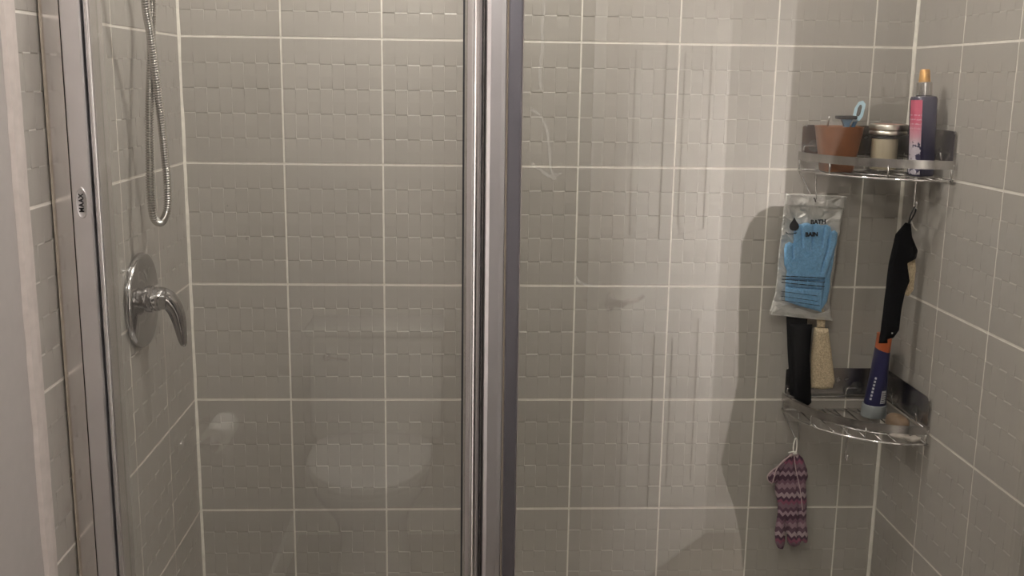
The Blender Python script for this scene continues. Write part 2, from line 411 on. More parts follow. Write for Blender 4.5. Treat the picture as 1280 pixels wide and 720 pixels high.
def tile_mesh(w, h, key, cache={}, x0=0., z0=0.):
    """one glazed tile of 8 x 5 woven cells (pitch .2 x .25), cut to w x h from its lower left; local x right, y up, z out"""
    k = (round(w, 4), round(h, 4), round(x0, 4), round(z0, 4))
    if k in cache: return cache[k]
    us = [-1, 1]; vs_ = [-1, -.66, -.33, 0, .33, .66, 1]; gx, gz = .0003, .0009
    NU, NV = len(us)-1, len(vs_)-1
    W_, H_ = .2-TS, .25-TS; cx, cz = W_/8, H_/5
    V, F = [], []; grid = {}
    for i in range(8):
        for j in range(5):
            for a, u in enumerate(us):
                for b, v in enumerate(vs_):
                    hx = -.00085*abs(v)**1.4*(.25 if (j == 0 and v < 0) or (j == 4 and v > 0) else 1) if (i+j) % 2 == 0 else 0.
                    px = TS/2+(i+.5)*cx+u*(cx/2-gx); pz = TS/2+(j+.5)*cz+v*(cz/2-gz)
                    grid[i, j, a, b] = len(V); V.append((px, pz, hx))
            for a in range(NU):
                for b in range(NV):
                    F.append((grid[i, j, a, b], grid[i, j, a+1, b], grid[i, j, a+1, b+1], grid[i, j, a, b+1]))
    for i in range(8):
        for j in range(5):
            if i < 7:
                for b in range(NV): F.append((grid[i, j, NU, b], grid[i+1, j, 0, b], grid[i+1, j, 0, b+1], grid[i, j, NU, b+1]))
            if j < 4:
                for a in range(NU): F.append((grid[i, j, a, NV], grid[i, j, a+1, NV], grid[i, j+1, a+1, 0], grid[i, j+1, a, 0]))
            if i < 7 and j < 4:
                F.append((grid[i, j, NU, NV], grid[i+1, j, 0, NV], grid[i+1, j+1, 0, 0], grid[i, j+1, NU, 0]))
    # rim going back into the joint
    bm = bmesh.new(); vv = [bm.verts.new(v) for v in V]
    for f in F: bm.faces.new([vv[i] for i in f])
    be = [e for e in bm.edges if e.is_boundary]
    r = bmesh.ops.extrude_edge_only(bm, edges=be)
    for v in [x for x in r['geom'] if isinstance(x, bmesh.types.BMVert)]:
        v.co.z = -.0045; v.co.x += -.0007 if v.co.x < .1 else .0007; v.co.y += -.0007 if v.co.y < .125 else .0007
    def cut(co, no):
        r = bmesh.ops.bisect_plane(bm, geom=list(bm.verts)+list(bm.edges)+list(bm.faces), plane_co=co, plane_no=no, clear_outer=True)
    if w < .1995: cut((w-TS/2, 0, 0), (1, 0, 0))
    if h < .2495: cut((0, h-TS/2, 0), (0, 1, 0))
    if x0 > 0: cut((x0+TS/2, 0, 0), (-1, 0, 0))
    if z0 > 0: cut((0, z0+TS/2, 0), (0, -1, 0))
    bmesh.ops.recalc_face_normals(bm, faces=bm.faces)
    if sum(f.normal.z*f.calc_area() for f in bm.faces) < 0: bmesh.ops.reverse_faces(bm, faces=bm.faces)
    me = bpy.data.meshes.new('tile'); bm.to_mesh(me); bm.free()
    me.materials.append(TILE); cache[k] = me
    return me
rows = [(Z0-.25*k) for k in range(-4, 7)]          # lower edges
def place_tiles(parent, org, ax, cols):
    """cols: (start, width, cut at start) along the wall; org+ax maps local x"""
    axv = Vector(ax); n = axv.cross(Vector((0, 0, 1)))
    R = Matrix((axv, Vector((0, 0, 1)), n)).transposed().to_4x4()
    for s, w, x0 in cols:
        for z in rows:
            h = .25; zc = 0
            if z >= TOP-.01: continue
            if z+.25 > TOP: h = TOP-z
            if z < .05: zc = .05-z
            if zc > .24: continue
            o = bpy.data.objects.new('tile', tile_mesh(w, h, None, x0=x0, z0=zc)); COL.objects.link(o)
            o.parent = parent
            tilt = Matrix.Rotation(random.uniform(-.0004, .0004), 4, 'X') @ Matrix.Rotation(random.uniform(-.0004, .0004), 4, 'Y')
            o.matrix_local = Matrix.Translation(Vector(org)+axv*s+Vector((0, 0, z))) @ R @ tilt
cols_b = [(.2*i, .2, 0) for i in range(7)]+[(1.4, XR-1.4, 0)]
place_tiles(wall_back, (0, .001, 0), (1, 0, 0), cols_b)
place_tiles(wall_left, (-.001, 0, 0), (0, 1, 0), [(-.198, .198, 0), (-.398, .2, 0), (-.598, .2, 0), (-.798, .2, .026)])
place_tiles(wall_right, (XR+.001, 0, 0), (0, -1, 0), [(.0055, .2, 0), (.2055, .2, 0), (.4055, .2, 0), (.6055, .172, 0)])
# silicone in the corners, edge strips where the tiling stops
def corner(name, x, sx, z0, z1, parent):
    V, F = [], []; rg = random.Random(3)
    n = 60
    for i in range(n+1):
        z = z0+(z1-z0)*i/n; w = .0045+rg.uniform(-.0009, .0009)
        V += [(x, .001, z), (x+sx*w, .001, z), (x+sx*w*.45, -w*.45, z), (x, -w, z)]
    for i in range(n):
        for a in range(4): F.append((i*4+a, i*4+(a+1) % 4, i*4+4+(a+1) % 4, i*4+4+a))
    return struct(name, (V, F), CAULK, parent)
corner('corner_sealant', -.001, 1, .05, TOP, wall_back)
corner('corner_sealant', XR+.001, -1, .05, TOP, wall_back)
def edge_strip(name, x, s):
    V, F = [], []; n = 80; rg = random.Random(5)
    for i in range(n+1):
        z = .0+(TOP)*i/n; a = rg.uniform(-.0016, .0016); b = rg.uniform(-.0008, .0008)
        V += [(x-s*.004, -.801+a, z), (x+s*.002, -.799+a, z), (x+s*.004, -.785, z), (x+s*.003, -.7715+b, z), (x-s*.004, -.7705, z)]
    for i in range(n):
        for a in range(5): F.append((i*5+a, i*5+(a+1) % 5, i*5+5+(a+1) % 5, i*5+5+a))
    struct(name, (V, F), EDGE)
edge_strip('trim_1', 0, 1); edge_strip('trim_2', XR, -1)
# baseboards and door casing behind the camera
struct('baseboard_front', merge(box(0, DX0-.06, YB, YB+.014, 0, .10), box(DX1+.05, 2.3, YB, YB+.014, 0, .10)), WHITE)
struct('baseboard_left', box(-.004, .010, YB+.014, -.80, 0, .10), WHITE)
struct('baseboard_right', box(XR-.010, XR+.004, -2.14, -.80, 0, .10), WHITE)
struct('trim_3', merge(box(DX0-.06, DX0, YB, YB+.018, 0, 2.10), box(DX1, DX1+.06, YB, YB+.018, 0, 2.10), box(DX0, DX1, YB, YB+.018, 2.04, 2.10)), WHITE)

# door leaf, opened into the room
def door_leaf():
    hx, hy = 1.382, -2.545; d = Vector((-.632, .775, 0)).normalized(); nrm = Vector((d.y, -d.x, 0))  # nrm points to the shower side
    if nrm.y < 0: nrm = -nrm
    T = .034; Wd = .755; Hd = 2.02
    def dbox(s0, s1, z0, z1, t0, t1, bev=0.):
        V, F = box(s0, s1, t0, t1, z0, z1) if not bev else rbox(s0, s1, t0, t1, z0, z1, bev, 2)
        return [Vector((hx, hy, 0))+d*v[0]+nrm*v[1]+Vector((0, 0, v[2])) for v in V], F
    sc = [(0.0, .13), (.335, .42), (.625, Wd)]; zc = [(.012, .245), (.80, 1.09), (1.66, 1.76), (1.92, Hd)]
    leaf = dbox(0, Wd, .012, Hd, .005, T-.005)
    fr = [leaf]
    for a, b in sc: fr.append(dbox(a, b, .012, Hd, 0, T))
    for a, b in zc:
        for s0, s1 in ((.13, .335), (.42, .625)): fr.append(dbox(s0, s1, a, b, .0, T))
    o = struct('door_1', merge(*fr), WHITE)
    for s0, s1 in ((.13, .335), (.42, .625)):
        for z0, z1 in ((.245, .80), (1.09, 1.66), (1.76, 1.92)):
            obj('panel', dbox(s0+.030, s1-.030, z0+.030, z1-.030, .0005, T-.0005, .004), WHITE, o)
    kp = Vector((hx, hy, .945))+d*.695
    for sg, t in ((1, T), (-1, 0)):
        V, F = lathe([(.026, 0), (.026, .006), (.011, .010), (.010, .045), (.0, .046)], n=20)
        f = Vector((0, 0, 1)); g = nrm*sg
        ls = obj('lever_rosette', ([kp+nrm*t+d*v[0]+f*v[1]+g*v[2] for v in V], F), STEEL, o, smooth=True)
        c0 = kp+nrm*t+g*.042
        obj('lever_handle', tube([c0, c0-d*.03+f*.003, c0-d*.07-f*.002, c0-d*.115+f*.004], .008, 10, 5, rfun=lambda q: .009-.003*q), STEEL, o, smooth=True)
door_leaf()

# ------------------------------------------------------------------ shower enclosure
struct('shower_base', merge(rbox(.0, XR, -.66, -.002, 0.0, .045, .004), rbox(.0, XR, -.735, -.62, 0, .085, .012)), ACRYL)
ZB, ZT = .088, 2.13
rail = thing('shower_frame_rail', (.74, YG, ZT-.02), 'horizontal satin metal header rail running across the top of the glass', 'rail')
obj('header', rbox(.0, XR-.002, -.70, -.632, ZT-.02, ZT+.03, .003), SATIN, rail)
rail2 = thing('shower_frame_sill', (.74, YG, .085), 'horizontal satin metal sill track along the base of the shower glass', 'rail')
obj('track', rbox(.0, XR-.002, -.705, -.632, .0851, .115, .003), SATIN, rail2)
z0, z1 = .1155, ZT-.0205
wc = thing('wall_channel', (.014, YG, z0), 'polished metal channel fixed to the tiled wall beside the oval maker badge', 'door frame')
obj('channel', prism([(.0021, -.635), (.0021, -.686), (.0045, -.690), (.026, -.690), (.0285, -.687), (.0285, -.635)], z0, z1), MIRRA, wc)
obj('sealant', prism([(.0019, -.688), (.0019, -.6955), (.0032, -.6950), (.0042, -.6905), (.0038, -.6898)], z0, z1), SILI, wc)
wc2 = thing('wall_channel', (XR-.014, YG, z0), 'polished metal channel on the wall at the far right end of the fixed glass', 'door frame')
obj('channel', prism([(XR-.0021, -.635), (XR-.0021, -.690), (XR-.0285, -.690), (XR-.0285, -.635)], z0, z1), MIRRA, wc2)

door = thing('shower_door', (.31, YG, z0), 'clear glass shower door with metal stiles and an oval badge', 'shower door')
st = obj('hinge_stile', prism([(.0300, -.640), (.0300, -.697), (.0315, -.699), (.0545, -.699), (.0565, -.697), (.0565, -.640)], z0, z1), SATIN, door)
obj('gap_strip', prism([(.0290, -.64), (.0290, -.691), (.0298, -.691), (.0298, -.64)], z0, z1), DARKM, door)  # near-black strips filling the narrow gaps on both sides of the stile
obj('gap_strip', prism([(.0567, -.64), (.0567, -.680), (.0580, -.680), (.0580, -.64)], z0, z1), DARKM, door)
bead = [(.0582+.0046-.0046*math.cos(a), -.690-.0046*math.sin(a)) for a in [PI*i/10 for i in range(11)]]
obj('chrome_bead', prism(bead+[(.0674, -.645), (.0582, -.645)], z0, z1), NOSE, door, angle=50)
obj('glass_pane', box(.0676, .5650, YG-.003, YG+.003, z0+.002, z1-.002), GLASS, door)
for dxp, dzp, rr in ((.2576, 1.3186, .0022), (.2555, 1.3243, .0013), (.2326, 1.3649, .0013), (.4742, 1.3580, .0011)):
    obj('water_drop', ellipsoid((dxp, YG-.0030, dzp), rr*.8, .0012, rr*1.3, 12, 8), CLEAR, door, smooth=True)
# latch stile with a round nose
nose = [(.5765-.0118*math.cos(a), -.700-.012*math.sin(a)) for a in [PI*i/16 for i in range(17)]]
obj('seal_strip', prism([(.5622, -.645), (.5622, -.694), (.5646, -.694), (.5646, -.645)], z0, z1), DARKM, door)
obj('latch_stile', prism(nose+[(.5883, -.64), (.5647, -.64)], z0, z1), NOSE, door, angle=40)
obj('seal_strip', prism([(.5884, -.645), (.5884, -.694), (.5894, -.694), (.5894, -.645)], z0, z1), DARKM, door)
obj('magnet_strip', prism([(.5895, -.645), (.5895, -.699), (.5912, -.701), (.5925, -.699), (.5925, -.645)], z0, z1), CHROME_D, door)
# oval badge
bx, bz = .0432, 1.3705; bw, bh = .0076, .0218
ov = lambda k, y: [(bx+bw*k*math.cos(2*PI*i/40), y, bz+bh*k*math.sin(2*PI*i/40)) for i in range(40)]
bd = obj('badge', loft([ov(1.0, -.6985), ov(1.0, -.7002), ov(.93, -.7008), ov(.86, -.7002)]), SATIN, st, angle=50)
obj('lettering', textmesh('MAAX', .0086, (bx, -.7009, bz), (0, 0, 1), (-1, 0, 0), ext=.0003, bold=.0003, space=1.1), BLACKP, st)

fix = thing('fixed_glass_panel', (1.04, YG, z0), 'fixed clear glass panel in front of the corner shelves with metal post', 'glass panel')
obj('post', prism([(.5935, -.635), (.5935, -.702), (.5950, -.704), (.6000, -.7030), (.6140, -.7030), (.6200, -.7035), (.6212, -.702), (.6212, -.635)], z0, z1), POSTM, fix)
obj('sealant_seam', prism([(.6213, -.64), (.6213, -.697), (.6240, -.698), (.6240, -.64)], z0, z1), SILI, fix)
obj('glazing_stile', prism([(.6241, -.635), (.6241, -.701), (.6255, -.702), (.6405, -.702), (.6420, -.701), (.6420, -.635)], z0, z1), DARK_REFL, fix)
obj('glazing_bead', prism([(.6421, -.64), (.6421, -.699), (.6432, -.700), (.6444, -.699), (.6444, -.64)], z0, z1), CHROME, fix)
obj('glass_pane', box(.6446, XR-.0287, YG-.003, YG+.003, z0+.002, z1-.002), GLASS, fix)

def film():
    m, nt, b = newmat('soap_film'); nt.nodes.remove(b)
    tr = nt.nodes.new('ShaderNodeBsdfTransparent'); df = nt.nodes.new('ShaderNodeBsdfDiffuse'); df.inputs[0].default_value = (.8, .8, .77, 1)
    tc = nt.nodes.new('ShaderNodeTexCoord'); n = nt.nodes.new('ShaderNodeTexNoise'); n.inputs['Scale'].default_value = 60
    link(nt, tc.outputs['Object'], n.inputs['Vector'])
    mx = nt.nodes.new('ShaderNodeMixShader'); link(nt, mathn(nt, 'MULTIPLY', n.outputs['Fac'], .14), mx.inputs[0]); link(nt, tr.outputs[0], mx.inputs[1]); link(nt, df.outputs[0], mx.inputs[2])
    link(nt, mx.outputs[0], nt.nodes['Material Output'].inputs['Surface'])
    return m
FILM = film()
def streak(P, r):
    V, F = tube([(x, 0, z) for x, z in P], r, 8, 6)
    return [(v[0], YG-.0032+v[1]*.08, v[2]) for v in V], F
for P, r in (([(.6760, 1.70), (.6700, 1.665), (.6735, 1.640), (.6705, 1.615), (.6725, 1.590), (.6690, 1.560), (.6712, 1.530)], .0024), ([(.6560, 1.505), (.6680, 1.497), (.6790, 1.480), (.6840, 1.455), (.6860, 1.430), (.6900, 1.415), (.7020, 1.414)], .0020),
             ([(.6600, 1.428), (.6720, 1.420), (.6830, 1.412), (.6950, 1.408)], .0026), ([(.7260, 1.266), (.7330, 1.258), (.7450, 1.254), (.7600, 1.252)], .0022)):
    obj('soap_streak', streak(P, r), FILM, fix, smooth=True)

# ------------------------------------------------------------------ valve
vy, vz = -.335, 1.157
val = thing('shower_valve', (.0, vy, vz), 'round chrome shower valve plate with drooping lever on the tiled wall', 'valve')
obj('escutcheon', lathe([(.0835, .0012), (.0838, .006), (.081, .0098), (.076, .0108), (.055, .0125), (.036, .0150), (.030, .0165), (.0, .017)], (0, vy, vz), 'x', 56), CHROME_V, val, angle=40)
obj('hub', lathe([(.0235, .016), (.0235, .024), (.021, .026), (.021, .034), (.0185, .036), (.0185, .047), (.015, .049), (.0, .0495)], (0, vy, vz+.002), 'x', 32), CHROME_V, val, angle=40)
# lever: grows from the hub, arches out and hangs down
P = [(.024, vy, vz+.002), (.036, vy+.003, vz+.0045), (.048, vy+.006, vz-.002), (.0575, vy+.009, vz-.018), (.063, vy+.011, vz-.040), (.0655, vy+.012, vz-.060), (.0675, vy+.012, vz-.076), (.0705, vy+.012, vz-.086)]
Q = catmull(P, 6); rings = []
for i, p in enumerate(Q):
    t = i/(len(Q)-1)
    tg = (Q[min(i+1, len(Q)-1)]-Q[max(i-1, 0)]).normalized()
    a = Vector((0, 1, 0)); b = tg.cross(a).normalized()
    wa = (.0170*(1-t)**.9+.0070)*(1 if t < .96 else .6); wb = (.0165*(1-t)**.85+.0040)*(1 if t < .96 else .6)
    rings.append([p+a*(wa*math.cos(2*PI*k/20))+b*(wb*math.sin(2*PI*k/20)) for k in range(20)])
obj('lever', loft(rings), CHROME_V, val, smooth=True)

# ------------------------------------------------------------------ hand shower and its hose
hs = thing('hand_shower', (.0, -.372, 1.98), 'hand shower with long ribbed metal hose looping down beside the valve', 'hand shower')
obj('wall_flange', lathe([(.030, .0012), (.030, .006), (.020, .013), (.0, .014)], (0, -.372, 1.98), 'x', 28), CHROME, hs, smooth=True)
obj('shower_arm', tube([(.006, -.372, 1.98), (.06, -.372, 1.985), (.085, -.372, 1.97), (.10, -.372, 1.945)], .0105, 14, 6), CHROME, hs, smooth=True)
obj('bracket', lathe([(.014, -.02), (.018, -.012), (.018, .014), (.013, .02)], (.105, -.372, 1.935), 'z', 20), CHROME, hs, smooth=True)
obj('handle', tube([(.060, -.360, 1.86), (.075, -.366, 1.90), (.11, -.374, 1.96), (.15, -.38, 2.02), (.18, -.384, 2.05)], .012, 14, 5, rfun=lambda t: .010+.005*t), CHROME, hs, smooth=True)
Vh, Fh = lathe([(.0, .030), (.020, .028), (.042, .010), (.045, .0), (.040, -.006), (.0, -.007)], n=28, cap=False)
Rh = Matrix.Rotation(.9, 3, 'Y')
obj('spray_head', ([Rh @ Vector(v)+Vector((.20, -.386, 2.055)) for v in Vh], Fh), CHROME, hs, smooth=True)
hp = [(.060, -.360, 1.86), (.046, -.335, 1.80), (.036, -.310, 1.72), (.036, -.2962, 1.6691), (.036, -.3206, 1.5631), (.036, -.343, 1.48), (.036, -.3546, 1.4045), (.036, -.3610, 1.345),
      (.037, -.3530, 1.306), (.040, -.3280, 1.2925), (.044, -.3080, 1.302), (.047, -.3010, 1.325), (.048, -.3015, 1.37), (.048, -.3054, 1.3985), (.050, -.3300, 1.4914), (.052, -.3660, 1.5995),
      (.056, -.4000, 1.6600), (.070, -.425, 1.74), (.088, -.42, 1.84), (.100, -.39, 1.90), (.105, -.372, 1.918)]
def hose():
    C_ = catmull(hp, 24); L = [0]
    for a, b in zip(C_, C_[1:]): L.append(L[-1]+(b-a).length)
    pit_ = .0044; N = int(L[-1]/pit_*4); pts = []
    k = 0
    for i in range(N+1):
        s = L[-1]*i/N
        while k < len(L)-2 and L[k+1] < s: k += 1
        t = (s-L[k])/max(L[k+1]-L[k], 1e-9); pts.append(C_[k].lerp(C_[k+1], t))
    return tube(pts, .006, 12, rfun=lambda t: .0071 if int(round(t*N)) % 4 in (0, 1) else (.0062 if int(round(t*N)) % 4 == 2 else .0047))
obj('hose', hose(), HOSEM, hs, angle=60)

# ------------------------------------------------------------------ corner shelves
def arc(r, z, a0=0., a1=PI/2, n=28, inset=.004):
    """quarter curve round the wall corner, from the back wall to the right wall"""
    o = []
    for i in range(n+1):
        a = a0+(a1-a0)*i/n
        rr = r*(1+.03*math.sin(a)) if r > .15 else r
        o.append(Vector((XR-inset-rr*math.cos(a), -inset-rr*math.sin(a), z)))
    return o
def band(pts, h, t=.0016):
    V, F = [], []
    n = len(pts)
    for i, p in enumerate(pts):
        tg = (pts[min(i+1, n-1)]-pts[max(i-1, 0)]).normalized(); nn = Vector((tg.y, -tg.x, 0))
        V += [p, p+Vector((0, 0, h)), p+nn*t+Vector((0, 0, h)), p+nn*t]
    for i in range(n-1):
        for a in range(4): F.append((i*4+a, i*4+(a+1) % 4, i*4+4+(a+1) % 4, i*4+4+a))
    F += [(0, 1, 2, 3), (4*n-4, 4*n-3, 4*n-2, 4*n-1)]
    return V, F
def roundplate(u0, u1, z0_, z1_, r=.006):
    o = []
    for cx, cz, a0 in ((u1-r, z1_-r, 0), (u0+r, z1_-r, PI/2), (u0+r, z0_+r, PI), (u1-r, z0_+r, 1.5*PI)):
        for k in range(5): a = a0+PI/2*k/4; o.append((cx+r*math.cos(a), cz+r*math.sin(a)))
    return o
def shelf(zb, label, hooks, upper):
    """zb: height of the round base wire"""
    t = thing('corner_shelf', (XR-.1, -.1, zb), label, 'shelf', 'corner shower shelves')
    R = .222
    zr = zb+.0215
    # adhesive mirror plates on both walls
    for s in (0, 1):
        pts = roundplate(.004, R, zr+.012, zb+.092)
        if s == 0: f = [[(XR-u, y, z) for u, z in pts] for y in (-.0022, -.0042)]
        else: f = [[(x, -u, z) for u, z in pts] for x in (XR-.0022, XR-.0042)]
        obj('wall_plate', loft(f), PLATE, t)
    obj('rim_band', band(arc(R, zr), .0165), CHROME_D, t, angle=40)
    rim_back = [((XR-.006, -.006-R*1.03, zr+.008), (XR-.006, -.007, zr+.008)), ((XR-.006-R, -.006, zr+.008), (XR-.007, -.006, zr+.008))]
    for a, b in rim_back: obj('side_wire', tube([a, b], .0016, 6), CHROME_D, t, smooth=True)
    obj('base_wire', tube(arc(R, zb, n=32)+[Vector((XR-.005, -.005, zb))]+[Vector((XR-.004-R, -.005, zb))], .0024, 8), CHROME, t, smooth=True)
    # lattice of thin rods
    for i in range(7):
        u = .030+.026*i
        ln = math.sqrt(max(R*R-u*u, 0))
        if ln < .03: continue
        if upper: a, b = (XR-.004-u, -.006, zb), (XR-.004-u, -.004-ln, zb)
        else: a, b = (XR-.004-u, -.006, zb), (XR-.004-u, -.004-ln, zb)
        obj('grid_wire', tube([a, b], .0013, 6), CHROME_D, t, smooth=True)
    for rr in (.075, .125, .175):
        obj('cross_wire', tube([Vector((p.x, p.y, zb+.0024)) for p in arc(rr, zb, n=18, inset=.005)], .0013, 6), CHROME_D, t, smooth=True)
    for a in (.02, .52, 1.05, 1.55):
        p = arc(R, zb, a, a, 1)[0]; q = arc(R-.002, zb, a, a, 1)[0]
        obj('upright', tube([(p.x, p.y, zb), (p.x, p.y, zr+.004)], .0018, 6), CHROME_D, t, smooth=True)
    # hook wire hanging at the back wall end
    x = XR-.004-R
    obj('hook', tube([(x, -.008, zb), (x+.004, -.012, zb-.010), (x+.016, -.022, zb-.036), (x+.025, -.030, zb-.056), (x+.029, -.034, zb-.061), (x+.032, -.034, zb-.055), (x+.031, -.030, zb-.034), (x+.030, -.026, zb-.002)], .0015, 7, 5), CHROME_D, t, smooth=True)
    for hx, hy, dz in hooks:
        obj('hook', tube([(hx, hy, zb), (hx, hy-.001, zb-.03), (hx, hy-.002, zb-dz+.006), (hx, hy-.006, zb-dz), (hx, hy-.011, zb-dz+.002), (hx, hy-.013, zb-dz+.009)], .0025, 8, 5), CHROME, t, smooth=True)
        obj('hook_tip', ellipsoid((hx, hy-.0132, zb-dz+.010), .0038, .0038, .0038, 10, 8), CHROME, t, smooth=True)
    # clear adhesive pads with their chrome pins
    pz = zr+.040
    for s, u in ((0, .045+.02*(not upper)), (0, .195), (1, .045), (1, .165)):
        prof = [(.0125, 0), (.0125, .002), (.010, .0038), (.005, .0045), (.004, .010), (.0, .0105)]
        if s == 0:
            V, F = lathe(prof, n=20); VF = ([(XR-u+v[0], -.0043-v[2], pz-.012+v[1]) for v in V], F)
            pin = [(XR-u, -.010, pz-.012), (XR-u-.02, -.012, pz-.012), (XR-u-.024, -.012, pz-.016), (XR-u-.024, -.008, zr+.009)]
        else:
            V, F = lathe(prof, n=20); VF = ([(XR-.0043-v[2], -u+v[0], pz-.012+v[1]) for v in V], F)
            pin = [(XR-.010, -u, pz-.012), (XR-.012, -u-.018, pz-.012), (XR-.012, -u-.022, pz-.016), (XR-.008, -u-.022, zr+.009)]
        pd = obj('adhesive_pad', VF, CLEAR, t, smooth=True)
        obj('pin', tube(pin, .0015, 6, 4), CHROME, pd, smooth=True)
    return t
ZU, ZL = 1.3695, .850
shelf(ZU, 'upper chrome corner shelf holding the tan cup, jar and spray bottle', [(1.452, -.135, .062)], True)
shelf(ZL, 'lower chrome corner shelf holding the blue tube and brown soap', [(1.3575, -.13, .066)], False)

# ------------------------------------------------------------------ things on the upper shelf
zt = ZU+.0040
cx, cy = 1.311, -.080
cup = thing('bathroom_cup', (cx, cy, zt), 'tan tapered plastic cup holding razors on the upper corner shelf', 'cup')
prof = [(.0, .0), (.029, .0), (.0305, .002), (.0345, .03), (.0395, .062), (.0440, .088), (.0443, .0895), (.0432, .0895), (.0385, .062), (.0335, .03), (.029, .005), (.0, .005)]
obj('cup_body', lathe(prof, (cx, cy, zt), 'z', 48, cap=False, sq=3.2), TERRA, cup, smooth=True)
# razors and file standing in the cup
rz = thing('razor', (cx+.012, cy, zt+.006), 'blue razor with a flat black head lying across the cup rim', 'razor', 'razors in the tan cup')
obj('handle', tube([(cx+.004, cy+.005, zt+.008), (cx+.012, cy, zt+.05), (cx+.014, cy-.004, zt+.088), (cx+.008, cy-.008, zt+.100)], .004, 10, 5, rfun=lambda t: .0036+.0022*math.sin(3*t)), RAZB, rz, smooth=True)
obj('neck', loft([[(cx+.0100+dx*k, cy-.010+dy*.7, zt+z) for dx, dy in ((-.009, -.006), (.009, -.006), (.009, .006), (-.009, .006))] for k, z in ((.45, .088), (.8, .096), (1.25, .1035))]), RAZB, rz)
obj('blade_head', rbox(cx-.0105, cx+.0275, cy-.022, cy+.001, zt+.1035, zt+.1105, .0022), BLACKP, rz, angle=40)
rz2 = thing('razor', (cx+.024, cy, zt+.006), 'pale blue razor with open frame head tilted up out of cup', 'razor', 'razors in the tan cup')
obj('handle', tube([(cx+.010, cy+.008, zt+.008), (cx+.022, cy+.004, zt+.06), (cx+.029, cy, zt+.093), (cx+.037, cy-.002, zt+.108)], .004, 10, 5), RAZB, rz2, smooth=True)
def razor_frame():
    o = Vector((cx+.0345, cy-.006, zt+.119)); ux = Vector((.93, -.30, .22)).normalized(); uy = Vector((.16, 0, 1)).normalized()
    out = [(-.0075, -.020), (.0055, -.020), (.0105, -.012), (.0105, .012), (.0035, .0205), (-.0045, .0195), (-.0095, .009), (-.0095, -.012)]
    inn = [(-.0020, -.010), (.0025, -.010), (.0045, -.006), (.0045, .008), (.0018, .0130), (-.0012, .0125), (-.0035, .007), (-.0035, -.006)]
    nz = ux.cross(uy); f = lambda P, d: [o+ux*a+uy*b+nz*d for a, b in P]
    return loft([f(out, -.003), f(out, .003), f(inn, .003), f(inn, -.003), f(out, -.003)], cap=False), loft([f(inn, -.0015), f(inn, .0015)])
a_, b_ = razor_frame()
obj('head_frame', a_, RAZL, rz2); obj('blade_bed', b_, mat('blade_grey', (.10, .09, .085), rough=.4, metal=.4), rz2)
nf = tag(obj('nail_file', tube([(cx-.018, cy+.01, zt+.010), (cx-.024, cy, zt+.085), (cx-.022, cy-.002, zt+.1085)], .0021, 8, 4), STEEL, None, (cx-.018, cy+.01, zt+.008), smooth=True),
         'thin silver metal stick poking out of the tan cup', 'nail file')
# candle jar
jx, jy = 1.4045, -.095
jar = thing('candle_jar', (jx, jy, zt), 'clear glass candle jar with cream wax and silver lid', 'jar')
obj('jar_glass', lathe([(.0, .0), (.033, .0), (.0355, .003), (.0358, .066), (.034, .072), (.032, .074), (.032, .0705), (.0328, .066), (.0325, .006), (.0, .006)], (jx, jy, zt), 'z', 40, cap=False), JARG, jar, smooth=True)
obj('wax', lathe([(.0, .0065), (.0245, .0065), (.0250, .009), (.0250, .0660), (.0, .0665)], (jx-.005, jy, zt), 'z', 32, cap=False), WAX, jar, angle=50)
lid = obj('lid', lathe([(.0335, .0745), (.0362, .0755), (.0366, .079), (.0350, .082), (.0353, .0835), (.0370, .085), (.0373, .0915), (.0362, .0945), (.0335, .0955), (.0325, .0948), (.0, .0948)], (jx, jy, zt), 'z', 48, cap=False), LIDM, jar, angle=35)
obj('lid_sticker', lathe([(.0, .0953), (.027, .0953), (.027, .0949), (.0, .0949)], (jx, jy, zt), 'z', 32, cap=False), STICK, lid)
# spray bottle, leaning a little
def lean(VF, o, ang):
    R = Matrix.Rotation(ang, 3, 'Y'); o = Vector(o)
    return [R @ (Vector(v)-o)+o for v in VF[0]], VF[1]
sx_, sy_ = 1.4490, -.160; so = (sx_, sy_, zt); LA = -.050
sb = thing('spray_bottle', so, 'dark violet body mist bottle with pink label and amber sprayer', 'bottle')
obj('bottle_body', lean(lathe([(.0, .0), (.0205, .0), (.0225, .003), (.0225, .146), (.0205, .1505), (.013, .153), (.0, .153)], so, 'z', 40, cap=False, sq=3.4), so, LA), NAVYB, sb, angle=45)
obj('collar', lean(lathe([(.0148, .1532), (.0150, .154), (.0142, .1765), (.0128, .178), (.0, .178)], so, 'z', 32), so, LA), CHROME, sb, angle=40)
obj('sprayer', lean(lathe([(.0112, .178), (.0108, .181), (.0092, .199), (.0078, .2015), (.0, .202)], so, 'z', 24), so, LA), GOLD, sb, angle=40)
obj('nozzle', lean(tube([(sx_, sy_-.007, zt+.192), (sx_, sy_-.0108, zt+.192)], .002, 8), so, LA), GOLD, sb, smooth=True)
def label_patch():
    V, F = [], []; n, m = 14, 12; r = .0229
    for j in range(m+1):
        z = .004+.141*j/m
        for i in range(n+1):
            a = math.radians(168+74*i/n); k = (abs(math.cos(a))**3.4+abs(math.sin(a))**3.4)**(-1/3.4)
            V.append((sx_+r*k*math.cos(a), sy_+r*k*math.sin(a), zt+z))
    for j in range(m):
        for i in range(n): F.append((j*(n+1)+i, j*(n+1)+i+1, (j+1)*(n+1)+i+1, (j+1)*(n+1)+i))
    return V, F
lb = obj('label', lean(label_patch(), so, LA), LABEL, sb, smooth=True)
lb['label'] = 'pink label fading to a pale flower picture'

